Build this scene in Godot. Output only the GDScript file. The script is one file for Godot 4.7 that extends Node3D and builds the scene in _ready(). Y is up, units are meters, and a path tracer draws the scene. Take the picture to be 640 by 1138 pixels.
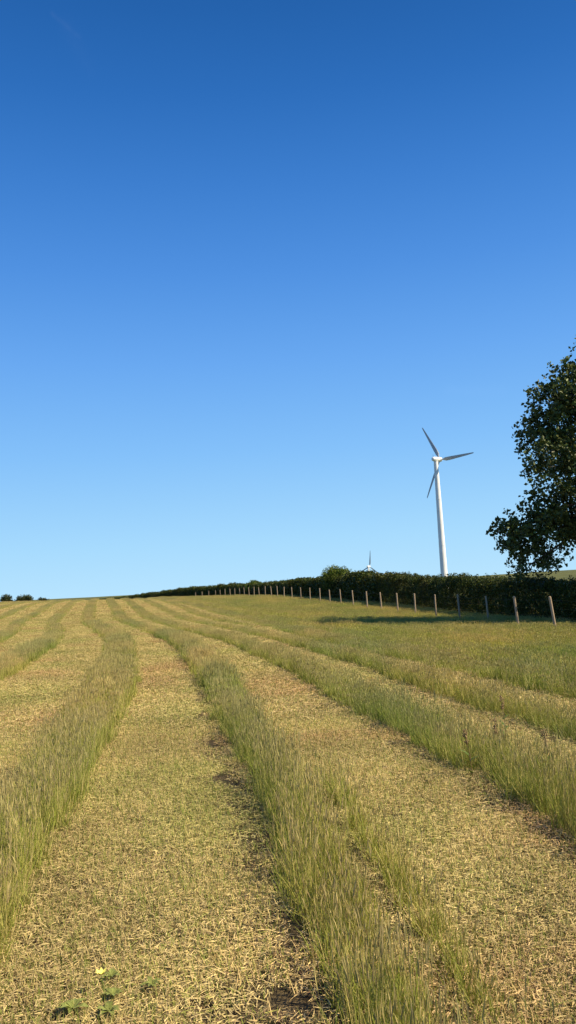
extends Node3D
# A mown hay field with uncut strips, a fence and hedge, two wind turbines and a tree. x right, -z forward; most helpers take (l, d): metres right and metres ahead.

var rng := RandomNumberGenerator.new()
var undulate := FastNoiseLite.new()
var patch := FastNoiseLite.new()
var fine := FastNoiseLite.new()
var M := {}
var P := {}

const SUN_AZ := 109.0     # degrees to the right of the view
const SUN_EL := 42.0

func _ready() -> void:
	rng.seed = 20240611
	undulate.seed = 3; undulate.frequency = 0.11; undulate.fractal_octaves = 2
	patch.seed = 8; patch.frequency = 0.35; patch.fractal_octaves = 3
	fine.seed = 21; fine.frequency = 1.6; fine.fractal_octaves = 2
	set_view()
	make_materials()
	make_ground()
	make_grass_meshes()
	make_field()
	make_fence()
	make_hedge()
	make_turbines()
	make_trees()
	make_weeds()

# ------------------------------------------------------------------ view, sky, sun
func set_view() -> void:
	var cam := Camera3D.new()
	cam.name = "camera"
	cam.fov = rad_to_deg(2.0 * atan(569.0 / 886.0))
	cam.near = 0.05
	cam.far = 20000.0
	var p := deg_to_rad(5.55)
	var r := deg_to_rad(3.2)
	var up0 := Vector3(0, cos(p), sin(p))
	var right := Vector3(cos(r), 0, 0) - up0 * sin(r)
	var up := Vector3(sin(r), 0, 0) + up0 * cos(r)
	cam.transform = Transform3D(Basis(right, up, right.cross(up)), Vector3(0, 1.7, 0))
	add_child(cam)
	cam.current = true
	var env := Environment.new()
	env.background_mode = Environment.BG_SKY
	env.tonemap_mode = Environment.TONE_MAPPER_LINEAR
	env.tonemap_exposure = 1.62
	env.sdfgi_enabled = true
	env.ssao_enabled = true
	env.ssil_enabled = true
	var sm := PanoramaSkyMaterial.new()
	sm.panorama = ImageTexture.create_from_image(sky_image())
	var sky := Sky.new()
	sky.sky_material = sm
	env.sky = sky
	env.background_energy_multiplier = 0.617
	var we := WorldEnvironment.new()
	we.name = "world_environment"
	we.environment = env
	add_child(we)
	var sun := DirectionalLight3D.new()
	sun.name = "sun"
	sun.light_energy = 1.6
	sun.light_color = Color(1.0, 0.93, 0.80)
	sun.light_angular_distance = 0.5
	sun.shadow_enabled = true
	var a := deg_to_rad(SUN_AZ)
	var e := deg_to_rad(SUN_EL)
	var towards := Vector3(sin(a) * cos(e), sin(e), -cos(a) * cos(e))
	sun.look_at_from_position(Vector3.ZERO, -towards, Vector3.UP)
	add_child(sun)

# clear evening-blue sky: a gradient with height, one faint vapour trail and a faint veil of cirrus
func sky_image() -> Image:
	var w := 4096
	var h := 2048
	var img := Image.create(w, h, false, Image.FORMAT_RGBAF)
	var stops := [[0.0, 186, 229, 255], [3.5, 168, 219, 254], [10.0, 133, 193, 250], [16.3, 106, 169, 241], [22.4, 81, 146, 225], [28.1, 62, 127, 207], [33.4, 46, 110, 188], [38.2, 37, 98, 172], [60.0, 22, 72, 138], [90.0, 16, 60, 120]]
	for y in h:
		var el := 90.0 - (y + 0.5) / h * 180.0
		var c := stop_color(stops, maxf(el, 0.0))
		img.fill_rect(Rect2i(0, y, w, 1), c)
	# [azimuth, elevation] of each streak's ends
	streak(img, Vector2(-15.65, 37.2), Vector2(-13.7, 36.15), 0.12, 0.011)
	streak(img, Vector2(-14.6, 36.6), Vector2(-13.0, 34.5), 0.5, 0.004)
	streak(img, Vector2(12.0, 13.3), Vector2(15.8, 12.9), 0.35, 0.008)
	return img

func streak(img: Image, a: Vector2, b: Vector2, width: float, amount: float) -> void:
	var k := 4096.0 / 360.0
	for py in range(int((90.0 - maxf(a.y, b.y) - 2.0) * k), int((90.0 - minf(a.y, b.y) + 2.0) * k)):
		for px in range(int((360.0 + minf(a.x, b.x) - 2.0) * k), int((360.0 + maxf(a.x, b.x) + 2.0) * k)):
			var q := Vector2(px / k - 360.0, 90.0 - py / k)
			var t := clampf((q - a).dot(b - a) / (b - a).length_squared(), 0.0, 1.0)
			var dist := q.distance_to(a.lerp(b, t))
			var g := amount * exp(-pow(dist / width, 2.0)) * (1.0 - 0.5 * t) * (0.8 + 0.4 * fine.get_noise_2d(px * 0.1, py * 0.1))
			var at_x := px % 4096      # straight ahead is the seam of the picture
			var c := img.get_pixel(at_x, py)
			img.set_pixel(at_x, py, Color(c.r + g, c.g + g, c.b + g))

func stop_color(stops: Array, v: float) -> Color:
	for i in range(1, stops.size()):
		if v <= stops[i][0]:
			var t: float = (v - stops[i - 1][0]) / (stops[i][0] - stops[i - 1][0])
			var a := Color8(stops[i - 1][1], stops[i - 1][2], stops[i - 1][3])
			var b := Color8(stops[i][1], stops[i][2], stops[i][3])
			return a.lerp(b, t).srgb_to_linear()
	return Color.BLACK

# ------------------------------------------------------------------ terrain
func sstep(a: float, b: float, x: float) -> float:
	return smoothstep(a, b, x)

func ground_h(l: float, d: float) -> float:
	var slope := -0.028 * minf(l, 60.0) if l > 0.0 else -0.027 * maxf(l, -60.0)
	var y := slope * sstep(4.0, 25.0, absf(d)) + 0.9 * sstep(38.0, 98.0, d)
	var b := maxf(d - 112.0, 0.0)
	y -= 0.034 * (sqrt(b * b + 400.0) - 20.0)
	var r := sqrt(l * l + d * d)
	y = maxf(y, -38.0)
	# grassy rise beyond the hedge on the right
	y += 12.4 * exp(-0.5 * pow((l - 178.0) / 70.0, 2.0) - 0.5 * pow((d - 350.0) / 120.0, 2.0))
	# low far ridges
	if r > 1200.0:
		y += sstep(1200.0, 3200.0, r) * (52.0 + 8.0 * undulate.get_noise_2d(l * 0.006, d * 0.006))
	if r < 300.0:
		y += 0.05 * undulate.get_noise_2d(l, d)
	return y

func at(l: float, d: float, up := 0.0) -> Vector3:
	return Vector3(l, ground_h(l, d) + up, -d)

func make_ground() -> void:
	var st := SurfaceTool.new()
	st.begin(Mesh.PRIMITIVE_TRIANGLES)
	var angs: Array[float] = []
	var a := -180.0
	while a < 180.0:
		angs.append(a)
		a += 1.0 if absf(a) < 50.0 else 5.0
	var rings: Array[float] = [0.0]
	var r := 0.4
	while r < 9000.0:
		rings.append(r)
		r *= 1.024
	var n := angs.size()
	for i in rings.size():
		for j in n:
			var l := rings[i] * sin(deg_to_rad(angs[j]))
			var d := rings[i] * cos(deg_to_rad(angs[j]))
			st.set_color(ground_color(l, d))
			st.set_uv(Vector2(l, d))
			st.add_vertex(at(l, d))
	for i in rings.size() - 1:
		for j in n:
			var k := (j + 1) % n
			var p00 := i * n + j
			var p01 := i * n + k
			var p10 := p00 + n
			var p11 := p01 + n
			for q in [p00, p10, p11, p00, p11, p01]:
				st.add_index(q)
	st.generate_normals()
	var g := MeshInstance3D.new()
	g.name = "ground"
	g.mesh = st.commit()
	g.material_override = M.soil
	add_child(g)
	g.set_meta("kind", "structure")
	g.set_meta("label", "gently rolling hay field ground running up to the crest")
	g.set_meta("category", "ground")

func ground_color(l: float, d: float) -> Color:
	var r := sqrt(l * l + d * d)
	var v := 1.0 + 0.25 * patch.get_noise_2d(l * 0.2, d * 0.2)
	if l > fence_l(d) + 1.0 or r > 260.0:
		return Color(0.17 * v, 0.19 * v, 0.055 * v)      # pasture beyond the hedge
	return Color(0.15 * v, 0.115 * v, 0.06 * v)          # thatch and dry soil under the hay

# ------------------------------------------------------------------ materials
func noise_tex(freq: float, oct: int, c0: Color, c1: Color, seed_: int) -> NoiseTexture2D:
	var n := FastNoiseLite.new()
	n.seed = seed_; n.frequency = freq; n.fractal_octaves = oct
	var t := NoiseTexture2D.new()
	t.width = 512; t.height = 512; t.seamless = true
	t.noise = n
	var g := Gradient.new()
	g.set_color(0, c0); g.set_color(1, c1)
	t.color_ramp = g
	return t

func plain(rough: float, back := Color.BLACK) -> StandardMaterial3D:
	var m := StandardMaterial3D.new()
	m.vertex_color_use_as_albedo = true
	m.roughness = rough
	m.metallic_specular = 0.3
	m.cull_mode = BaseMaterial3D.CULL_DISABLED
	if back != Color.BLACK:
		m.backlight_enabled = true
		m.backlight = back
	return m

func make_materials() -> void:
	M.soil = plain(0.95)
	M.soil.albedo_texture = noise_tex(0.03, 5, Color(0.55, 0.53, 0.5), Color(1, 1, 1), 4)
	M.soil.uv1_triplanar = true
	M.soil.uv1_world_triplanar = true
	M.soil.uv1_scale = Vector3(1.6, 1.6, 1.6)
	M.soil.heightmap_enabled = true
	M.soil.heightmap_texture = noise_tex(0.06, 4, Color.BLACK, Color.WHITE, 17)
	M.soil.heightmap_scale = 1.5
	M.grass = plain(0.6, Color(0.62, 0.66, 0.22))
	M.straw = plain(0.7, Color(0.3, 0.28, 0.16))
	M.leaf = plain(0.42, Color(0.35, 0.42, 0.12))
	M.bark = StandardMaterial3D.new()
	M.bark.albedo_texture = noise_tex(0.05, 4, Color(0.22, 0.19, 0.15), Color(0.42, 0.38, 0.32), 6)
	M.bark.uv1_triplanar = true
	M.bark.uv1_scale = Vector3(1.5, 0.4, 1.5)
	M.bark.roughness = 0.9
	M.post = StandardMaterial3D.new()
	M.post.albedo_texture = noise_tex(0.04, 4, Color(0.50, 0.43, 0.35), Color(0.72, 0.65, 0.56), 9)
	M.post.uv1_triplanar = true
	M.post.uv1_scale = Vector3(9, 0.8, 9)
	M.post.roughness = 0.85
	M.wire = StandardMaterial3D.new()
	M.wire.albedo_color = Color(0.34, 0.33, 0.32); M.wire.metallic = 0.6; M.wire.roughness = 0.5
	M.white = StandardMaterial3D.new()
	M.white.albedo_texture = noise_tex(0.01, 3, Color(0.86, 0.87, 0.87), Color(0.93, 0.93, 0.92), 12)
	M.white.uv1_triplanar = true
	M.white.uv1_scale = Vector3(0.1, 0.05, 0.1)
	M.white.roughness = 0.35
	M.blade = StandardMaterial3D.new()
	M.blade.albedo_color = Color(0.66, 0.68, 0.70); M.blade.roughness = 0.4
	M.dark = StandardMaterial3D.new()
	M.dark.albedo_color = Color(0.25, 0.26, 0.27); M.dark.roughness = 0.6
	M.grass_plain = StandardMaterial3D.new()
	M.grass_plain.albedo_color = Color(0.42, 0.48, 0.22); M.grass_plain.roughness = 0.6
	M.dock = StandardMaterial3D.new()
	M.dock.albedo_color = Color(0.50, 0.41, 0.27); M.dock.roughness = 0.8
	M.petal = StandardMaterial3D.new()
	M.petal.albedo_color = Color(0.93, 0.90, 0.45); M.petal.roughness = 0.6

# ------------------------------------------------------------------ mesh helpers
# one grass blade: a tapering strip bent in a curve
func blade(st: SurfaceTool, root: Vector3, dir: Vector3, side: Vector3, length: float, width: float, bend: Vector3, segs: int, c: Color) -> void:
	var prev_l := root - side * width * 0.5
	var prev_r := root + side * width * 0.5
	st.set_color(c)
	for i in range(1, segs + 1):
		var t := float(i) / segs
		var q := root + dir * length * t + bend * length * t * t
		var w := width * (1.0 - t * t * 0.85)
		if i == segs:
			st.add_vertex(prev_l); st.add_vertex(q); st.add_vertex(prev_r)
		else:
			var ql := q - side * w * 0.5
			var qr := q + side * w * 0.5
			st.add_vertex(prev_l); st.add_vertex(ql); st.add_vertex(prev_r)
			st.add_vertex(prev_r); st.add_vertex(ql); st.add_vertex(qr)
			prev_l = ql; prev_r = qr

func rr(a: float, b: float) -> float:
	return rng.randf_range(a, b)

func flat_dir() -> Vector3:
	var a := rr(0.0, TAU)
	return Vector3(cos(a), 0, sin(a))

func green() -> Color:
	var k := rng.randf()
	if k < 0.56: return Color(0.235, 0.28, 0.05) * rr(0.75, 1.25)      # leaf green
	if k < 0.80: return Color(0.40, 0.395, 0.105) * rr(0.8, 1.2)        # yellow green
	if k < 0.94: return Color(0.52, 0.445, 0.18) * rr(0.8, 1.15)        # ripe straw
	return Color(0.30, 0.24, 0.10) * rr(0.8, 1.2)                      # brown

func hay() -> Color:
	var k := rng.randf()
	if k < 0.58: return Color(0.63, 0.50, 0.225) * rr(0.75, 1.12)
	if k < 0.82: return Color(0.50, 0.395, 0.16) * rr(0.8, 1.2)
	if k < 0.92: return Color(0.27, 0.28, 0.07) * rr(0.8, 1.2)
	return Color(0.28, 0.19, 0.10) * rr(0.7, 1.2)

func tuft(radius: float, n: int, hmin: float, hmax: float, w: float, segs: int, heads: int) -> ArrayMesh:
	var st := SurfaceTool.new()
	st.begin(Mesh.PRIMITIVE_TRIANGLES)
	for i in n:
		var o := flat_dir() * radius * sqrt(rng.randf())
		var lean := flat_dir() * rr(0.02, 0.30) + o / radius * 0.03
		var side := flat_dir()
		var len_ := rr(hmin, hmax) * (0.5 if rng.randf() < 0.2 else 1.0)
		blade(st, o - Vector3(0, 0.02, 0), (Vector3.UP + lean).normalized(), side, len_, w * rr(0.7, 1.35), flat_dir() * rr(0.0, 0.34) - Vector3(0, rr(0.0, 0.16), 0), segs, green())
	for i in heads:
		var o := flat_dir() * radius * sqrt(rng.randf())
		var lean := (Vector3.UP + flat_dir() * rr(0.0, 0.2)).normalized()
		var len_ := rr(hmax * 0.95, hmax * 1.25)
		var c := Color(0.46, 0.41, 0.16) * rr(0.75, 1.15)
		blade(st, o, lean, flat_dir(), len_, w * 0.55, Vector3.ZERO, 2, c)
		var tip := o + lean * len_ * 0.86
		var hc := Color(0.45, 0.39, 0.17) * rr(0.7, 1.2) if rng.randf() < 0.75 else Color(0.36, 0.30, 0.15)
		var sd := flat_dir()
		for q in 2:
			blade(st, tip, lean, sd if q == 0 else sd.cross(Vector3.UP), len_ * 0.2, w * 1.6, flat_dir() * 0.1, 2, hc)
	st.generate_normals()
	return st.commit()

# cut blades lying across one another, with short stubble between
func litter(size: float, n: int, lmin: float, lmax: float, w: float, lift: float) -> ArrayMesh:
	var st := SurfaceTool.new()
	st.begin(Mesh.PRIMITIVE_TRIANGLES)
	for i in n:
		var o := flat_dir() * size * 0.5 * sqrt(rng.randf())
		o.y = lift * rng.randf()
		var dir := (flat_dir() + Vector3(0, rr(-0.12, 0.38), 0)).normalized()
		var side := dir.cross(Vector3.UP).normalized()
		side = (side + Vector3(0, rr(-0.7, 0.7), 0)).normalized()
		blade(st, o, dir, side, rr(lmin, lmax), w * rr(0.6, 1.4), Vector3(rr(-0.3, 0.3), rr(-0.35, 0.02), rr(-0.3, 0.3)), 3, hay())
	for i in n / 4:
		var o := flat_dir() * size * 0.5 * sqrt(rng.randf())
		blade(st, o, (Vector3.UP + flat_dir() * 0.4).normalized(), flat_dir(), rr(0.03, 0.075), w * rr(0.7, 1.2), flat_dir() * 0.2, 2, hay() if rng.randf() < 0.5 else Color(0.20, 0.24, 0.05) * rr(0.8, 1.2))
	st.generate_normals()
	return st.commit()

func leaf_cluster(radius: float, n: int, size: float, c: Color, vary: float) -> ArrayMesh:
	var st := SurfaceTool.new()
	st.begin(Mesh.PRIMITIVE_TRIANGLES)
	for i in n:
		var v := Vector3(rr(-1, 1), rr(-1, 1), rr(-1, 1))
		while v.length() > 1.0:
			v = Vector3(rr(-1, 1), rr(-1, 1), rr(-1, 1))
		var o := v * radius
		var a := Vector3(rr(-1, 1), rr(-0.9, 0.6), rr(-1, 1)).normalized()
		var b := a.cross(Vector3(rr(-1, 1), rr(-1, 1), rr(-1, 1)).normalized()).normalized()
		var up := a.cross(b) * 0.18
		var s := size * rr(0.7, 1.3)
		st.set_color(c * rr(1.0 - vary, 1.0 + vary) + Color(0.02, 0.008, 0) * rr(0.0, 1.0))
		var p0 := o
		var p1 := o + a * s * 0.5 + b * s * 0.34 + up * s
		var p2 := o + a * s
		var p3 := o + a * s * 0.5 - b * s * 0.34 + up * s
		st.add_vertex(p0); st.add_vertex(p1); st.add_vertex(p2)
		st.add_vertex(p0); st.add_vertex(p2); st.add_vertex(p3)
	st.generate_normals()
	return st.commit()

func tube(st: SurfaceTool, pts: Array, radii: Array, sides: int) -> void:
	var prev: Array[Vector3] = []
	for i in pts.size():
		var dir: Vector3 = (pts[mini(i + 1, pts.size() - 1)] - pts[maxi(i - 1, 0)]).normalized()
		var u := dir.cross(Vector3(0.31, 0.2, 0.93)).normalized()
		var v := dir.cross(u)
		var ring: Array[Vector3] = []
		for k in sides:
			var a := TAU * k / sides
			ring.append(pts[i] + (u * cos(a) + v * sin(a)) * radii[i])
		if i > 0:
			for k in sides:
				var k2 := (k + 1) % sides
				for q in [prev[k], ring[k], ring[k2], prev[k], ring[k2], prev[k2]]:
					st.add_vertex(q)
		prev = ring
	for k in range(1, sides - 1):
		st.add_vertex(prev[0]); st.add_vertex(prev[k]); st.add_vertex(prev[k + 1])

func new_st() -> SurfaceTool:
	var st := SurfaceTool.new()
	st.begin(Mesh.PRIMITIVE_TRIANGLES)
	st.set_smooth_group(-1)
	return st

func put(st: SurfaceTool, called: String, m: Material, parent: Node) -> MeshInstance3D:
	st.generate_normals()
	var o := MeshInstance3D.new()
	o.name = called
	o.mesh = st.commit()
	o.material_override = m
	parent.add_child(o, true)
	return o

func lathe(st: SurfaceTool, prof: Array, sides: int, axis := Basis.IDENTITY, o := Vector3.ZERO) -> void:
	for i in prof.size() - 1:
		for k in sides:
			var a0 := TAU * k / sides
			var a1 := TAU * (k + 1) / sides
			var c: Array[Vector3] = []
			for e in [[i, a0], [i + 1, a0], [i + 1, a1], [i, a1]]:
				var pr: Vector2 = prof[e[0]]
				c.append(o + axis * Vector3(pr.x * cos(e[1]), pr.y, pr.x * sin(e[1])))
			for q in [c[0], c[1], c[2], c[0], c[2], c[3]]:
				st.add_vertex(q)

func thing(called: String, where: Vector3, label: String, category: String, group := "", kind := "") -> Node3D:
	var o := Node3D.new()
	o.name = called
	o.position = where
	add_child(o, true)
	tag(o, label, category, group, kind)
	return o

func tag(o: Node, label: String, category: String, group := "", kind := "") -> void:
	o.set_meta("label", label)
	o.set_meta("category", category)
	if group: o.set_meta("group", group)
	if kind: o.set_meta("kind", kind)

# a MultiMesh of copies; xf and col run together; transforms are world ones, parent sits at off
func copies(parent: Node, called: String, mesh: Mesh, m: Material, xf: Array, col: Array, off := Vector3.ZERO) -> void:
	if xf.is_empty():
		return
	var mm := MultiMesh.new()
	mm.transform_format = MultiMesh.TRANSFORM_3D
	mm.use_colors = true
	mm.mesh = mesh
	mm.instance_count = xf.size()
	for i in xf.size():
		var t: Transform3D = xf[i]
		t.origin -= off
		mm.set_instance_transform(i, t)
		mm.set_instance_color(i, col[i])
	var o := MultiMeshInstance3D.new()
	o.name = called
	o.multimesh = mm
	o.material_override = m
	o.set_meta("kind", "stuff")
	parent.add_child(o, true)

# ------------------------------------------------------------------ field
const NEAR := 11.0
const MID := 34.0
const FIELD_END := 132.0

func make_grass_meshes() -> void:
	P.tuft = [[], [], []]
	P.litter = [[], [], []]
	for v in 3:
		P.tuft[0].append(tuft(0.08, 48, 0.14, 0.37, 0.0036, 4, 6))
		P.tuft[1].append(tuft(0.12, 80, 0.14, 0.36, 0.0055, 3, 11))
		P.tuft[2].append(tuft(0.22, 80, 0.14, 0.31, 0.012, 2, 9))
		P.litter[0].append(litter(0.5, 700, 0.015, 0.062, 0.0036, 0.026))
		P.litter[1].append(litter(0.8, 560, 0.03, 0.11, 0.0062, 0.03))
		P.litter[2].append(litter(1.3, 420, 0.07, 0.22, 0.014, 0.03))

func lut(t: Array, d: float, col := 1) -> float:
	if d <= t[0][0]: return t[0][col]
	for i in range(1, t.size()):
		if d <= t[i][0]:
			return lerpf(t[i - 1][col], t[i][col], (d - t[i - 1][0]) / (t[i][0] - t[i - 1][0]))
	var k := t.size() - 1
	return t[k][col] + (t[k][col] - t[k - 1][col]) / (t[k][0] - t[k - 1][0]) * (d - t[k][0])

const ROW := [[-4.0, 0.55], [0.0, 0.3], [2.0, 0.12], [3.5, 0.0], [5.0, -0.2], [7.0, -0.5], [9.3, -0.9], [11.0, -1.2], [13.3, -1.53], [15.7, -1.95], [20.0, -2.8], [24.0, -3.6], [27.2, -4.35], [32.0, -5.65], [37.0, -7.15], [43.3, -9.2], [49.0, -10.9], [55.5, -12.5], [63.0, -14.3], [72.0, -16.5], [90.0, -20.9], [132.0, -30.5]]
const FENCE := [[-4.0, 9.6], [10.0, 9.6], [20.0, 9.4], [27.7, 9.0], [34.9, 8.45], [42.1, 7.45], [49.2, 6.4], [56.3, 5.2], [63.4, 3.8], [70.5, 2.4], [77.5, 0.8], [84.5, -0.9], [91.6, -2.4], [98.6, -4.1], [105.6, -5.7], [112.6, -7.4], [119.6, -9.3], [130.0, -12.5], [150.0, -21.5], [190.0, -41.0], [225.0, -62.0]]
const EDGE := [[-4.0, 4.9], [5.0, 4.35], [10.7, 3.62], [13.8, 3.15], [17.7, 2.4], [21.5, 1.6], [25.7, 0.6], [33.0, -0.8], [43.6, -2.75], [51.0, -4.4], [60.0, -6.7], [80.0, -11.8], [132.0, -24.5]]

func fence_l(d: float) -> float:
	return lut(FENCE, d)

# smooth wander of a band edge
func wob(l: float, d: float, s: float) -> float:
	return 0.09 * fine.get_noise_2d(d * 0.35 + s * 31.0, s * 17.0) + 0.03 * fine.get_noise_2d(d * 1.7, s * 57.0 + l * 0.1)

func lod(d: float) -> int:
	var q := d * rr(0.9, 1.1)
	return 0 if q < NEAR else (1 if q < MID else 2)

func in_sight(l: float, d: float) -> bool:
	return absf(l) < 0.56 * maxf(d, 0.0) + 3.5

func tint(l: float, d: float, k := 0.0) -> Color:
	var p := patch.get_noise_2d(l * 0.6, d * 0.35)
	var f := patch.get_noise_2d(l * 2.3 + 90.0, d * 2.3)
	var v := 1.0 + 0.22 * f
	# drier, paler patches against greener ones
	return Color(v * (1.0 + 0.36 * p + k), v * (1.0 + 0.16 * p + k), v * (1.0 + 0.2 * p))

class Pile:
	var xf := [[], [], [], [], [], [], [], [], []]
	var col := [[], [], [], [], [], [], [], [], []]

func strip(called: String, label: String, left: Callable, right: Callable, d0: float, d1: float, tall: float, dens: float, s: float) -> void:
	var o := thing(called, Vector3.ZERO, label, "grass strip", "uncut grass strips left between the mown rows", "stuff")
	var pile := Pile.new()
	var per := [105.0, 46.0, 16.0]
	var d := d0
	while d < d1:
		var step := 0.25 if d < 30.0 else 0.5
		var l0: float = left.call(d) + wob(0, d, s)
		var l1: float = right.call(d) + wob(0, d, s + 3.0)
		if l1 > l0:
			var k := lod(d)
			var want: float = per[k] * dens * (l1 - l0) * step
			var n := int(want) + (1 if rng.randf() < want - int(want) else 0)
			for i in n:
				var l := rr(minf(l0 + 0.07, l1), maxf(l1 - 0.05, l0))
				var e := d + rr(0, step)
				if not in_sight(l, e):
					continue
				add_tuft(pile, k, l, e, tall * (0.84 + 0.35 * patch.get_noise_2d(l * 0.8 + 40.0, e * 0.8) + 0.3 * fine.get_noise_2d(l * 1.6, e * 1.6)) * (0.93 - 0.24 * sstep(12.0, 40.0, e)), tint(l, e))
		d += step
	spill(o, pile, P.tuft, M.grass, "grass_tufts")

func add_tuft(pile: Pile, k: int, l: float, e: float, tall: float, c: Color) -> void:
	var v := k * 3 + rng.randi() % 3
	var sc := rr(0.85, 1.15)
	var b := Basis(flat_dir(), rng.randfn(0.0, 0.11)) * Basis(Vector3.UP, rr(0, TAU)).scaled(Vector3(sc, tall * rr(0.75, 1.2), sc))
	pile.xf[v].append(Transform3D(b, at(l, e)))
	pile.col[v].append(c)

func spill(o: Node, pile: Pile, meshes: Array, m: Material, called: String) -> void:
	for v in 9:
		copies(o, called, meshes[v / 3][v % 3], m, pile.xf[v], pile.col[v])

func make_field() -> void:
	var row := func(d): return lut(ROW, d)
	# offsets from the middle strip's left foot: [d, left, right]
	var bands := [
		["tall uncut grass strip running from bottom centre up to the crest", [[-4.0, 0.0, 0.40], [5.0, 0.0, 0.42], [7.0, 0.0, 0.47], [12.0, 0.0, 0.6], [20.0, 0.0, 0.72], [40.0, 0.0, 0.7], [132.0, 0.0, 0.75]], -1.0, FIELD_END, 1.0, 1.1],
		["thin fringe of grass beside the dark groove at the bottom centre", [[-4.0, 0.56, 0.68], [6.0, 0.56, 0.68], [8.0, 0.62, 0.66]], -1.0, 7.2, 0.8, 1.0],
		["tall uncut weedy grass strip first to the right of the centre strip", [[-4.0, 1.95, 2.65], [5.0, 1.9, 2.6], [12.0, 1.85, 2.55], [26.0, 1.78, 2.45], [36.0, 1.68, 2.34], [46.0, 1.8, 2.48], [132.0, 2.05, 2.78]], 1.0, FIELD_END, 0.92, 1.05],
		["uncut grass strip second to the right of the centre strip", [[-4.0, 3.3, 3.95], [8.0, 3.4, 4.0], [30.0, 3.45, 4.05], [44.0, 3.8, 4.42], [132.0, 4.1, 4.78]], 3.0, FIELD_END, 0.78, 1.0],
		["uncut grass strip that starts halfway up on the right of the field", [[36.0, 5.0, 5.02], [42.0, 5.3, 5.9], [50.0, 5.4, 6.1], [132.0, 6.2, 7.0]], 36.0, FIELD_END, 0.8, 1.0],
		["tall uncut grass strip along the left side of the mown middle lane", [[-4.0, -2.05, -1.5], [6.0, -2.05, -1.43], [8.5, -2.08, -1.37], [15.0, -2.12, -1.14], [20.0, -2.12, -1.22], [28.0, -2.1, -1.14], [36.0, -2.1, -1.18], [50.0, -2.12, -1.35], [132.0, -2.1, -1.4]], 1.0, FIELD_END, 1.0, 1.0],
		["uncut grass strip second to the left of the mown middle lane", [[-4.0, -4.8, -4.0], [16.0, -4.8, -3.95], [25.0, -4.6, -3.75], [40.0, -4.2, -3.55], [132.0, -4.2, -3.55]], 6.0, FIELD_END, 0.9, 1.0],
		["uncut grass strip third to the left of the mown middle lane", [[0.0, -7.1, -6.3], [40.0, -6.3, -5.65], [132.0, -6.3, -5.65]], 12.0, FIELD_END, 0.95, 1.0],
		["uncut grass strip fourth to the left of the mown middle lane", [[0.0, -9.3, -8.5], [40.0, -8.5, -7.85], [132.0, -8.4, -7.75]], 20.0, FIELD_END, 0.9, 1.0],
		["uncut grass strip fifth to the left of the mown middle lane", [[0.0, -11.6, -10.6], [132.0, -10.5, -9.7]], 26.0, FIELD_END, 0.9, 1.0],
		["uncut grass strip near the crest, sixth left of the mown middle lane", [[0.0, -13.6, -12.7], [132.0, -12.7, -11.8]], 34.0, FIELD_END, 0.9, 1.0],
		["uncut grass strip near the crest, seventh left of the mown middle lane", [[0.0, -15.8, -14.9], [132.0, -14.9, -14.0]], 45.0, FIELD_END, 0.9, 1.0],
		["uncut grass strip at the far left edge near the crest", [[0.0, -18.0, -17.1], [132.0, -17.1, -16.2]], 55.0, FIELD_END, 0.9, 1.0],
	]
	for i in bands.size():
		var b: Array = bands[i]
		var t: Array = b[1]
		strip("uncut_grass_strip", b[0], func(d): return row.call(d) + lut(t, d, 1), func(d): return row.call(d) + lut(t, d, 2), b[2], b[3], b[4], b[5], float(i) * 2.7)
	strip("uncut_grass_strip", "wide uncut grass strip edging the rough grass below the fence", func(d): return lut(EDGE, d), func(d): return lut(EDGE, d) + 1.15, 6.0, FIELD_END, 0.8, 1.0, 51.0)
	# rough grass from the last strip across to the hedge and beyond its foot
	var o := thing("rough_grass", Vector3.ZERO, "rough green meadow grass spreading from the last strip to the fence", "grass", "", "stuff")
	var pile := Pile.new()
	var d := 8.0
	while d < 140.0:
		var l0 := lut(EDGE, d) + 1.1
		var l1 := fence_l(d) + 6.5
		var k := 1 if d < 30.0 else 2
		var want: float = (30.0 if k == 1 else 12.0) * (l1 - l0) * 0.5
		for i in int(want):
			var l := rr(l0, l1)
			var e := d + rr(0, 0.5)
			if not in_sight(l, e):
				continue
			var off := l - lut(EDGE, e)
			var rows := 0.72 + 0.22 * sin(off * TAU / 1.9 + 2.2) * (1.0 - sstep(3.0, 6.0, off)) + 0.35 * patch.get_noise_2d(l * 0.4, e * 0.25)
			add_tuft(pile, k, l, e, clampf(rows * 0.72, 0.25, 0.95), tint(l * 0.8, e * 0.8, 0.0) * Color(1.06, 1.06, 0.92))
		d += 0.5
	spill(o, pile, P.tuft, M.grass, "grass_tufts")
	# cut hay on the mown rows
	var hayo := thing("cut_hay", Vector3.ZERO, "dry cut hay and stubble lying on the mown lanes", "hay", "", "stuff")
	pile = Pile.new()
	d = -1.0
	var per := [24.0, 12.0, 4.0]
	while d < FIELD_END:
		var step := 0.25 if d < 20.0 else 0.5
		var l0 := maxf(lut(ROW, d) - 19.0, -0.56 * maxf(d, 0.0) - 3.5)
		var l1 := minf(lut(EDGE, d) + 0.3, 0.56 * maxf(d, 0.0) + 3.5)
		var k := lod(d * 0.57) if d > NEAR / 0.57 else lod(d)
		if k == 0 and d > NEAR * 1.12:
			k = 1
		var want: float = per[k] * (l1 - l0) * step
		for i in int(want):
			var l := l0 + (l1 - l0) * (i + rng.randf()) / want
			var e := d + rr(0, step)
			if k < 2 and rng.randf() < 0.82 and on_groove(l, e):
				continue
			var v := k * 3 + rng.randi() % 3
			var sc := rr(0.85, 1.15)
			pile.xf[v].append(Transform3D(Basis(Vector3.UP, rr(0, TAU)).scaled(Vector3(sc, rr(0.8, 1.3), sc)), at(l, e, 0.004)))
			pile.col[v].append(hay_tint(l, e))
		d += step
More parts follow.
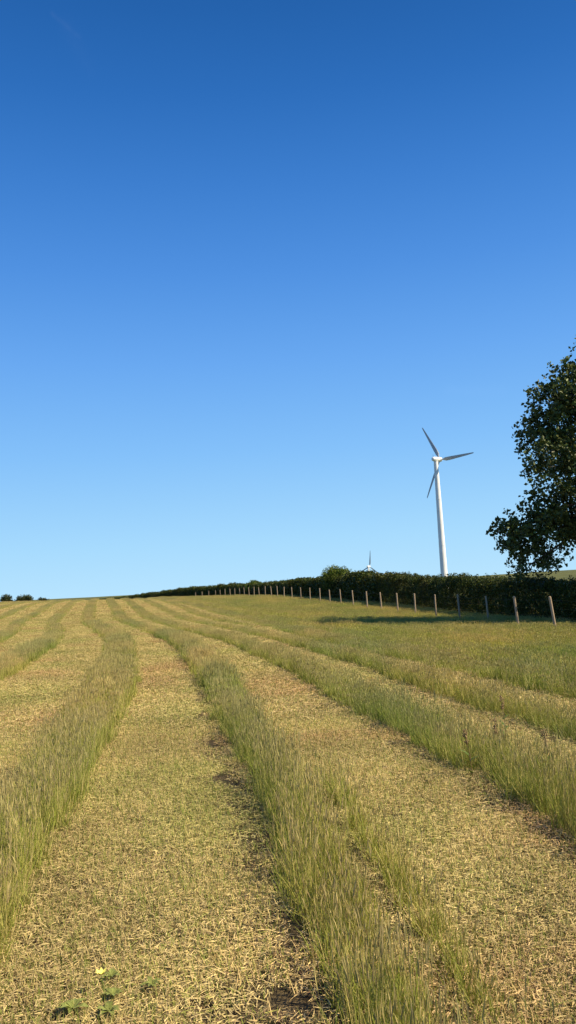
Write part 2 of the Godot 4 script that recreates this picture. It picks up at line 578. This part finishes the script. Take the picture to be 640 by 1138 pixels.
	spill(hayo, pile, P.litter, M.straw, "hay_litter")

# the mower's scalped line along the left foot of each strip, where bare soil shows
func on_groove(l: float, d: float) -> bool:
	var o := l - lut(ROW, d)
	for f in ([0.0, 1.88, 3.45] if d < 24.0 else [0.0, 1.82, 3.6, -2.1, -4.2, -6.3, -8.45]):
		var g: float = o - f - 0.06 * fine.get_noise_2d(d * 0.9, f * 9.0)
		if g > -0.20 and g < 0.12:
			return true
	return d < 7.0 and o > 0.40 and o < 0.62

func hay_tint(l: float, d: float) -> Color:
	var p := patch.get_noise_2d(l * 1.1 + 300.0, d * 0.7)
	var q := patch.get_noise_2d(l * 1.6 - 120.0, d * 1.6 + 55.0)
	var v := 1.0 + 0.3 * q
	var gr := sstep(0.1, 0.55, p)      # greener regrowth
	var re := sstep(0.15, 0.55, -p)    # redder, barer patches
	return Color(v * (1.0 - 0.13 * gr - 0.03 * re), v * (1.0 - 0.04 * gr - 0.15 * re), v * (1.0 - 0.17 * gr - 0.08 * re))

# ------------------------------------------------------------------ fence
func make_fence() -> void:
	var f := thing("fence", at(9.0, 27.7), "post and wire fence along the dark hedge", "fence")
	var off := f.position
	var d := 20.6
	var tops: Array = []
	var n := 0
	var lean_list := [[27.7, 5.5], [31.3, 4.0], [34.9, 2.0]]
	var prev := Vector2(fence_l(d), d)
	while d < 142.0:
		var l := fence_l(d)
		var lean := rr(-2.5, 3.0)
		for q in lean_list:
			if absf(d - q[0]) < 1.0:
				lean = q[1]
		var st := new_st()
		var r := rr(0.040, 0.052) * (1.12 if absf(d - 27.7) < 1.0 else 1.0)
		var h := rr(1.12, 1.24)
		# round post with a bevelled, slightly slanted top
		lathe(st, [Vector2(r, -0.3), Vector2(r * 0.97, h - 0.03), Vector2(r * 0.8, h), Vector2(0.0, h + 0.01)], 9)
		var o := put(st, "post", M.post, f)
		o.transform = Transform3D(Basis(Vector3.FORWARD, deg_to_rad(-lean)) * Basis(Vector3.UP, rr(0, TAU)), at(l, d) - off)
		if absf(d - 27.7) < 1.0:
			o.set_meta("label", "thick reddish post nearest the camera")
		tops.append(o.transform)
		n += 1
		# next post 3.6 m on along the line
		var e := d + 0.5
		while Vector2(fence_l(e), e).distance_to(Vector2(l, d)) < 3.6:
			e += 0.01
		d = e
	for h in [0.25, 0.5, 0.78, 1.06]:
		var st := new_st()
		var pts: Array = []
		var rad: Array = []
		for t in tops:
			pts.append(t * Vector3(0, h, 0))
			rad.append(0.0014)
		tube(st, pts, rad, 4)
		put(st, "wire", M.wire, f)

# ------------------------------------------------------------------ hedge
const HEDGE_H := [[-4.0, 1.7], [30.0, 1.68], [36.0, 1.7], [48.0, 2.0], [58.0, 2.15], [68.0, 2.2], [80.0, 1.9], [95.0, 1.5], [115.0, 1.5], [150.0, 2.2], [190.0, 2.1], [225.0, 2.0]]

func hedge_l(d: float) -> float:
	return fence_l(d) + lerpf(3.3, 2.3, sstep(60.0, 115.0, d))

func make_hedge() -> void:
	P.hedge = [[], []]
	for v in 3:
		P.hedge[0].append(leaf_cluster(0.17, 30, 0.075, Color(0.046, 0.068, 0.014), 0.35))
		P.hedge[1].append(leaf_cluster(0.34, 34, 0.15, Color(0.046, 0.068, 0.014), 0.35))
	var o := thing("hedge", at(hedge_l(36), 36), "long dark green clipped hedge behind the post and wire fence", "hedge")
	var off := o.position
	var d := 14.0
	var xf := [[], [], [], [], [], []]
	var col := [[], [], [], [], [], []]
	while d < 222.0:
		var near := d < 62.0
		var step := 0.25
		var n := 44 if near else (20 if d < 120.0 else 14)
		for i in n:
			var e := d + rr(0, step)
			var hh := lut(HEDGE_H, e) * (1.0 + 0.12 * patch.get_noise_2d(e * 0.5, 7.0) + 0.10 * fine.get_noise_2d(e * 0.8, 3.0))
			var half := 0.9 + 0.18 * patch.get_noise_2d(e * 0.6, 70.0)
			# points near the hedge's surface: an upright rounded block
			var a := rr(0.0, 1.0)
			var u: float
			var y: float
			if a < 0.40:
				u = -half + rr(-0.05, 0.35); y = rr(0.05, hh)
			elif a < 0.62:
				u = half - rr(-0.05, 0.35); y = rr(0.05, hh)
			elif a < 0.88:
				u = rr(-half, half) * 0.95; y = hh - rr(-0.04, 0.3)
			else:
				u = rr(-half, half); y = rr(0.1, hh)
			# the clipped top rounds over, the foot tucks in
			u *= 1.0 - 0.42 * pow(clampf((y / hh - 0.45) / 0.55, 0.0, 1.0), 1.6) - 0.34 * (1.0 - sstep(0.0, 0.5, y / hh))
			if rng.randf() < 0.02 and y > hh - 0.2:
				y += rr(0.05, 0.22)
			var v := (0 if near else 3) + rng.randi() % 3
			var b := Basis(Vector3.UP, rr(0, TAU)) * Basis(Vector3.RIGHT, rr(-0.6, 0.6))
			xf[v].append(Transform3D(b.scaled(Vector3.ONE * rr(0.8, 1.2)), at(hedge_l(e) + u, e, y)))
			var g := 1.0 + 0.3 * fine.get_noise_3d(e, y, u)
			col[v].append(Color(g * (1.0 + 0.5 * maxf(0.0, patch.get_noise_2d(e * 0.7, y))), g, g))
		d += step
	for v in 6:
		copies(o, "foliage", P.hedge[v / 3][v % 3], M.leaf, xf[v], col[v], off)
	# woody stems inside
	var st := new_st()
	d = 15.0
	while d < 120.0:
		var b := at(hedge_l(d) + rr(-0.3, 0.3), d, -0.1) - off
		for k in 3:
			var tip := b + Vector3(rr(-0.5, 0.5), rr(1.0, 1.5), rr(-0.5, 0.5))
			tube(st, [b, b.lerp(tip, 0.5) + Vector3(rr(-0.1, 0.1), 0, rr(-0.1, 0.1)), tip], [0.035, 0.022, 0.008], 5)
		d += rr(0.5, 1.0)
	var s := put(st, "stems", M.bark, o)
	s.set_meta("kind", "stuff")

# ------------------------------------------------------------------ turbines
func make_turbines() -> void:
	turbine(at(40.0, 210.0), 34.0 - ground_h(40.0, 210.0), 11.3, 90.0, 52.0, "tall white wind turbine rising behind the hedge")
	turbine(at(54.0, 560.0), 14.6 - ground_h(54.0, 560.0), 11.3, 6.0, 40.0, "tiny far wind turbine just above the hedge top")

func turbine(base: Vector3, hub_h: float, radius: float, phase: float, yaw: float, label: String) -> void:
	var t := thing("wind_turbine", base, label, "wind turbine", "wind turbines beyond the hedge")
	var st := new_st()
	lathe(st, [Vector2(1.25, -1.0), Vector2(1.25, 0.15), Vector2(0.98, 0.15), Vector2(0.96, 0.4), Vector2(0.83, hub_h * 0.36), Vector2(0.855, hub_h * 0.3601), Vector2(0.855, hub_h * 0.364), Vector2(0.83, hub_h * 0.3641), Vector2(0.69, hub_h * 0.7), Vector2(0.715, hub_h * 0.7001), Vector2(0.715, hub_h * 0.704), Vector2(0.69, hub_h * 0.7041), Vector2(0.56, hub_h - 0.6), Vector2(0.62, hub_h - 0.55), Vector2(0.0, hub_h - 0.45)], 28)
	put(st, "tower", M.white, t)
	# door at the tower foot
	st = new_st()
	for k in 4:
		var a0 := 1.75 + k * 0.2
		var p := [Vector3(cos(a0), 0, sin(a0)), Vector3(cos(a0 + 0.2), 0, sin(a0 + 0.2))]
		for q in [p[0] * 1.0 + Vector3(0, 0.5, 0), p[0] * 0.98 + Vector3(0, 2.5, 0), p[1] * 0.98 + Vector3(0, 2.5, 0), p[0] * 1.0 + Vector3(0, 0.5, 0), p[1] * 0.98 + Vector3(0, 2.5, 0), p[1] * 1.0 + Vector3(0, 0.5, 0)]:
			st.add_vertex(q)
	put(st, "door", M.dark, t)
	var y := deg_to_rad(yaw)
	var fwd := Vector3(sin(y), 0, -cos(y))        # the way the rotor faces: right and away
	var side := fwd.cross(Vector3.UP)
	var top := Vector3(0, hub_h, 0)
	# nacelle: a rounded pod along the rotor axis
	st = new_st()
	var ax := Basis(side, fwd, side.cross(fwd))
	lathe(st, [Vector2(0.0, -1.3), Vector2(0.35, -1.26), Vector2(0.52, -1.05), Vector2(0.62, -0.5), Vector2(0.64, 0.4), Vector2(0.6, 1.15), Vector2(0.5, 1.25), Vector2(0.0, 1.25)], 18, ax, top)
	put(st, "nacelle", M.white, t)
	st = new_st()
	var mast := top - fwd * 0.9 + Vector3(0, 0.45, 0)
	tube(st, [mast, mast + Vector3(0, 0.75, 0)], [0.04, 0.03], 6)
	put(st, "wind_vane_mast", M.dark, t)
	st = new_st()
	lathe(st, [Vector2(0.0, 1.3), Vector2(0.62, 1.3), Vector2(0.66, 1.7), Vector2(0.58, 2.05), Vector2(0.38, 2.35), Vector2(0.0, 2.5)], 18, ax, top)
	put(st, "hub", M.white, t)
	var hub := top + fwd * 1.7
	for k in 3:
		var a := deg_to_rad(phase + 120.0 * k)
		var out := Vector3.UP * cos(a) - side * -1.0 * sin(a)
		blade_mesh(t, hub, out, fwd, radius)

func blade_mesh(t: Node, hub: Vector3, out: Vector3, fwd: Vector3, radius: float) -> void:
	var st := new_st()
	var chord_dir := fwd.cross(out).normalized()
	var secs := [[0.3, 0.30, 0.30, 0.9], [0.9, 0.34, 0.26, 0.9], [1.8, 0.95, 0.20, 0.45], [3.2, 0.98, 0.15, 0.28], [6.0, 0.76, 0.10, 0.15], [9.0, 0.52, 0.065, 0.08], [radius - 0.3, 0.3, 0.035, 0.04], [radius, 0.08, 0.015, 0.03]]
	var prev: Array[Vector3] = []
	for s in secs:
		var tw: float = s[3]
		var c := chord_dir * cos(tw) + fwd * sin(tw)
		var nrm := fwd * cos(tw) - chord_dir * sin(tw)
		var o: Vector3 = hub + out * s[0] + fwd * 0.012 * s[0]
		var ring: Array[Vector3] = []
		for k in 10:
			var a := TAU * k / 10.0
			var x := cos(a) * 0.5 + 0.16
			var y := sin(a) * 0.5 * (0.55 + 0.45 * cos(a * 0.5) * cos(a * 0.5)) * 1.4
			ring.append(o + c * x * s[1] + nrm * y * s[2])
		if prev.size():
			for k in 10:
				var k2 := (k + 1) % 10
				for q in [prev[k], ring[k], ring[k2], prev[k], ring[k2], prev[k2]]:
					st.add_vertex(q)
		prev = ring
	for k in range(1, 9):
		st.add_vertex(prev[0]); st.add_vertex(prev[k]); st.add_vertex(prev[k + 1])
	put(st, "blade", M.blade, t)

# ------------------------------------------------------------------ trees
# lobes: [l, height, d, rx, ry, rz, clusters]
func tree(called: String, label: String, category: String, group: String, base: Vector3, lobes: Array, meshes: Array, trunk_h: float, trunk_r: float, thin: float, cseed: float, limbs := true) -> Node3D:
	var t := thing(called, base, label, category, group)
	var st := new_st()
	var lean := Vector3(rr(-0.03, 0.03), 1, rr(-0.03, 0.03))
	tube(st, [Vector3(0, -0.3, 0), Vector3(0, 0.25, 0), lean * trunk_h * 0.4, lean * trunk_h * 0.75, lean * trunk_h], [trunk_r * 1.6, trunk_r * 1.1, trunk_r * 0.9, trunk_r * 0.6, trunk_r * 0.2], 12)
	put(st, "trunk", M.bark, t)
	if limbs:
		for b in lobes:
			st = new_st()
			var c := Vector3(b[0], b[1], -b[2])
			var s := lean * clampf(c.y * 0.86, trunk_h * 0.5, trunk_h * 0.85)
			var mid := s.lerp(c, 0.55) + Vector3(rr(-0.2, 0.2), rr(-0.1, 0.35), rr(-0.2, 0.2))
			tube(st, [s, mid, c], [trunk_r * 0.36, trunk_r * 0.2, trunk_r * 0.07], 7)
			for k in 7:
				var v := Vector3(rr(-1, 1), rr(-0.7, 1), rr(-1, 1)).normalized()
				var tip := c + Vector3(v.x * b[3], v.y * b[4], v.z * b[5]) * 0.9
				var f := mid.lerp(c, rr(0.0, 1.0))
				tube(st, [f, f.lerp(tip, 0.5) + Vector3(rr(-0.15, 0.15), 0.1, rr(-0.15, 0.15)), tip], [trunk_r * 0.09, trunk_r * 0.05, trunk_r * 0.015], 5)
			put(st, "limb", M.bark, t)
	var xf := [[], [], []]
	var col := [[], [], []]
	for b in lobes:
		var c := Vector3(b[0], b[1], -b[2])
		for i in int(b[6]):
			var v := Vector3(rng.randfn(), rng.randfn(), rng.randfn()).normalized()
			var q := pow(rng.randf(), 0.42)
			var p := c + Vector3(v.x * b[3], v.y * b[4], v.z * b[5]) * q * rr(0.85, 1.16)
			if fine.get_noise_3d(p.x * 0.55 + cseed, p.y * 0.7, p.z * 0.55) < thin:
				continue
			var k := rng.randi() % 3
			var bs := Basis(Vector3.UP, rr(0, TAU)) * Basis(Vector3.RIGHT, rr(-0.8, 0.8))
			xf[k].append(Transform3D(bs.scaled(Vector3.ONE * rr(0.75, 1.25)), p))
			var g := 1.0 + 0.35 * fine.get_noise_3d(p.x, p.y, p.z)
			col[k].append(Color(g * rr(0.9, 1.25), g, g * rr(0.8, 1.1)))
	for k in 3:
		copies(t, "crown", meshes[k], M.leaf, xf[k], col[k])
	return t

func make_trees() -> void:
	P.big = []
	P.bush = []
	P.far = []
	for v in 3:
		P.big.append(leaf_cluster(0.22, 11, 0.17, Color(0.070, 0.105, 0.036), 0.35))
		P.bush.append(leaf_cluster(0.2, 26, 0.10, Color(0.085, 0.135, 0.022), 0.3))
		P.far.append(leaf_cluster(0.7, 26, 0.42, Color(0.035, 0.055, 0.022), 0.3))
	var b := at(14.4, 34.5)
	var g := b.y
	# lobes relative to the foot
	var lobes := [
		[-3.8, 3.3 - g, 0.0, 1.75, 1.35, 1.7, 300], [-3.1, 4.5 - g, -0.6, 1.5, 1.3, 1.5, 240], [-4.6, 3.7 - g, 0.3, 1.0, 0.9, 1.1, 90], [-4.1, 2.2 - g, -0.2, 1.1, 0.7, 1.1, 100], [-1.6, 3.7 - g, 0.2, 1.2, 0.8, 1.3, 150],
		[-2.4, 6.4 - g, -0.8, 1.9, 1.5, 2.0, 420], [-2.9, 7.9 - g, 0.4, 1.3, 1.2, 1.5, 260], [-2.2, 9.1 - g, -0.3, 1.6, 1.3, 1.7, 330], [-1.4, 9.8 - g, 0.2, 1.6, 1.4, 1.8, 330],
		[0.5, 10.9 - g, 0.0, 2.1, 1.6, 2.1, 380], [0.3, 9.2 - g, 1.0, 2.6, 2.2, 2.4, 420], [0.2, 6.2 - g, -1.6, 2.6, 2.0, 2.2, 420],
		[2.6, 8.0 - g, 0.0, 2.4, 2.2, 2.6, 420], [3.0, 5.2 - g, 0.4, 2.4, 1.7, 2.4, 360], [1.8, 10.2 - g, -0.6, 2.0, 1.7, 2.0, 320], [-0.6, 7.4 - g, 3.0, 2.4, 2.2, 2.0, 360],
		[0.4, 4.6 - g, 2.6, 2.4, 1.5, 1.9, 280], [-1.3, 4.9 - g, -2.4, 1.8, 1.2, 1.5, 240], [-2.4, 4.1 - g, 0.3, 1.3, 0.9, 1.3, 200], [1.4, 6.2 - g, -3.9, 2.4, 2.1, 2.1, 380], [3.6, 7.0 - g, -3.0, 2.2, 2.1, 2.2, 340], [2.6, 3.9 - g, -3.2, 2.2, 1.2, 2.0, 260]]
	tree("broadleaf_tree", "large broadleaf tree cut off by the right edge of the picture", "tree", "", b, lobes, P.big, 9.5, 0.34, -0.05, 5.0)
	bush(76.0, 4.35 - hedge_l(76.0), 3.2, 1.5, "round bright green bush standing taller than the hedge", 20.0)
	bush(113.0, -0.2, 2.2, 1.1, "small domed bush on the hedge line right of the fence's far posts", 31.0)
	bush(128.0, 0.0, 2.0, 1.0, "smallest dark bush on the hedge line near the crest", 42.0)
	# far trees past the crest on the left
	var far := [[-125.0, 350.0, 7.4, 2.6, "dark far tree standing tallest at the left edge of the crest"], [-119.0, 352.0, 6.0, 2.8, "dark low far tree beside the tallest one on the left crest"], [-114.5, 349.0, 5.8, 2.8, "rounded far tree in the middle of the left clump on the crest"], [-109.5, 351.0, 5.0, 2.8, "lowest far tree ending the clump on the left crest"]]
	for f in far:
		var p := at(f[0], f[1])
		var h: float = f[2] - p.y
		var lb: Array = []
		for k in 6:
			lb.append([rr(-0.5, 0.5) * f[3], h * rr(0.35, 0.78), rr(-0.5, 0.5) * f[3], f[3] * rr(0.55, 0.85), h * 0.22, f[3] * 0.7, 70])
		tree("distant_tree", f[4], "tree", "far trees past the crest", p, lb, P.far, h * 0.7, 0.25, -0.3, f[0], false)

func bush(d: float, dl: float, h: float, r: float, label: String, cs: float) -> void:
	var p := at(hedge_l(d) + dl, d)
	var lb: Array = []
	for k in 7:
		var a := TAU * k / 7.0
		lb.append([cos(a) * r * 0.5, h * rr(0.45, 0.66), sin(a) * r * 0.5, r * 0.6, h * 0.30, r * 0.6, 110])
	lb.append([0.0, h * 0.74, 0.0, r * 0.62, h * 0.27, r * 0.62, 150])
	tree("hedge_bush", label, "bush", "bushes growing out of the hedge", p, lb, P.bush, h * 0.7, 0.08, -0.4, cs)

# ------------------------------------------------------------------ weeds and a flower
func make_weeds() -> void:
	var docks := [[2.02, 6.6, 0.44, "dock weed with brown head standing furthest right in the weedy strip"], [1.72, 7.25, 0.42, "dock weed with brown head in the middle of the weedy strip"], [1.45, 7.0, 0.40, "dock weed with brown head leaning over the right mown lane"], [2.15, 8.6, 0.43, "dock weed with brown head furthest back in the weedy strip"]]
	for q in docks:
		dock(q[0], q[1], q[2], q[3])
	# a pale yellow flower among leaves, bottom left
	var f := thing("yellow_flower", at(-0.91, 3.6), "single pale yellow flower in the cut hay at bottom left", "flower")
	var st := new_st()
	tube(st, [Vector3(0, -0.02, 0), Vector3(0.005, 0.05, 0), Vector3(0.0, 0.10, 0.01)], [0.002, 0.002, 0.0015], 6)
	var stem := put(st, "stem", M.grass_plain, f)
	var c := Vector3(0, 0.1, 0.01)
	for k in 7:
		st = new_st()
		var a := TAU * k / 7.0
		var o := Vector3(cos(a), 0.8, sin(a))
		var s := Vector3(-sin(a), 0, cos(a))
		var p := [c, c + o * 0.013 + s * 0.010, c + o * 0.027, c + o * 0.013 - s * 0.010]
		for i in [0, 1, 2, 0, 2, 3]:
			st.add_vertex(p[i])
		put(st, "petal", M.petal, f)
	# broad leaves round the flower
	var spots := [[-0.85, 3.55, 0.09], [-0.70, 3.62, 0.08], [-1.0, 3.46, 0.10], [-0.84, 3.42, 0.09], [-0.9, 3.72, 0.07]]
	var says := ["broad leaved green weed right beside the yellow flower", "broad leaved green weed furthest right of the yellow flower", "broad leaved green weed lowest left of the yellow flower", "broad leaved green weed at the bottom edge below the yellow flower", "small broad leaved green weed just behind the yellow flower"]
	for i in spots.size():
		rosette(spots[i][0], spots[i][1], spots[i][2], says[i])

func rosette(l: float, d: float, r: float, label: String) -> void:
	var w := thing("broadleaf_weed", at(l, d, 0.035), label, "weed", "green weeds in the cut hay at bottom left")
	for k in 13:
		var a := TAU * k / 13.0 + rr(-0.25, 0.25)
		var o := Vector3(cos(a), rr(0.35, 0.9), sin(a)).normalized()
		var s := Vector3(-sin(a), 0, cos(a))
		var n := r * rr(0.45, 0.85)
		var st := new_st()
		var c := Color(0.24, 0.27, 0.075) * rr(0.8, 1.2)
		st.set_color(c)
		var mid := o * n * 0.55 - Vector3(0, n * 0.06, 0)
		var tip := o * n - Vector3(0, n * 0.3, 0)
		var le := mid + s * n * 0.2 + Vector3(0, n * 0.05, 0)
		var ri := mid - s * n * 0.2 + Vector3(0, n * 0.05, 0)
		for q in [Vector3.ZERO, le, mid, Vector3.ZERO, mid, ri, le, tip, mid, mid, tip, ri]:
			st.add_vertex(q)
		put(st, "leaf", M.grass, w)

func dock(l: float, d: float, h: float, label: String) -> void:
	var w := thing("dock_weed", at(l, d), label, "weed", "dock weeds in the uncut strip on the right")
	var top := Vector3(rr(-0.06, 0.06), h, rr(-0.06, 0.06))
	var st := new_st()
	tube(st, [Vector3(0, -0.05, 0), top * 0.5 + Vector3(0.01, 0, 0), top], [0.004, 0.0035, 0.002], 6)
	put(st, "stem", M.dock, w)
	st = new_st()
	for k in 46:
		var c := top * rr(0.72, 1.04) + flat_dir() * rr(0.0, 0.022)
		var s := rr(0.005, 0.01)
		for q in [Vector3(1, 0, 0), Vector3(-1, 0, 0)]:
			for e in [[Vector3(0, 1, 0), Vector3(0, 0, 1)], [Vector3(0, 0, 1), Vector3(0, -1, 0)], [Vector3(0, -1, 0), Vector3(0, 0, -1)], [Vector3(0, 0, -1), Vector3(0, 1, 0)]]:
				st.add_vertex(c + q * s); st.add_vertex(c + e[0] * s); st.add_vertex(c + e[1] * s)
	put(st, "seed_head", M.dock, w)
	for k in 4:
		st = new_st()
		st.set_color(Color(0.12, 0.18, 0.04))
		var a := rr(0, TAU)
		blade(st, top * (0.1 + 0.13 * k), Vector3(cos(a), 0.9, sin(a)).normalized(), Vector3(-sin(a), 0, cos(a)), 0.13, 0.03, Vector3(0, -0.4, 0), 4, Color(0.12, 0.18, 0.04))
		put(st, "leaf", M.grass, w)
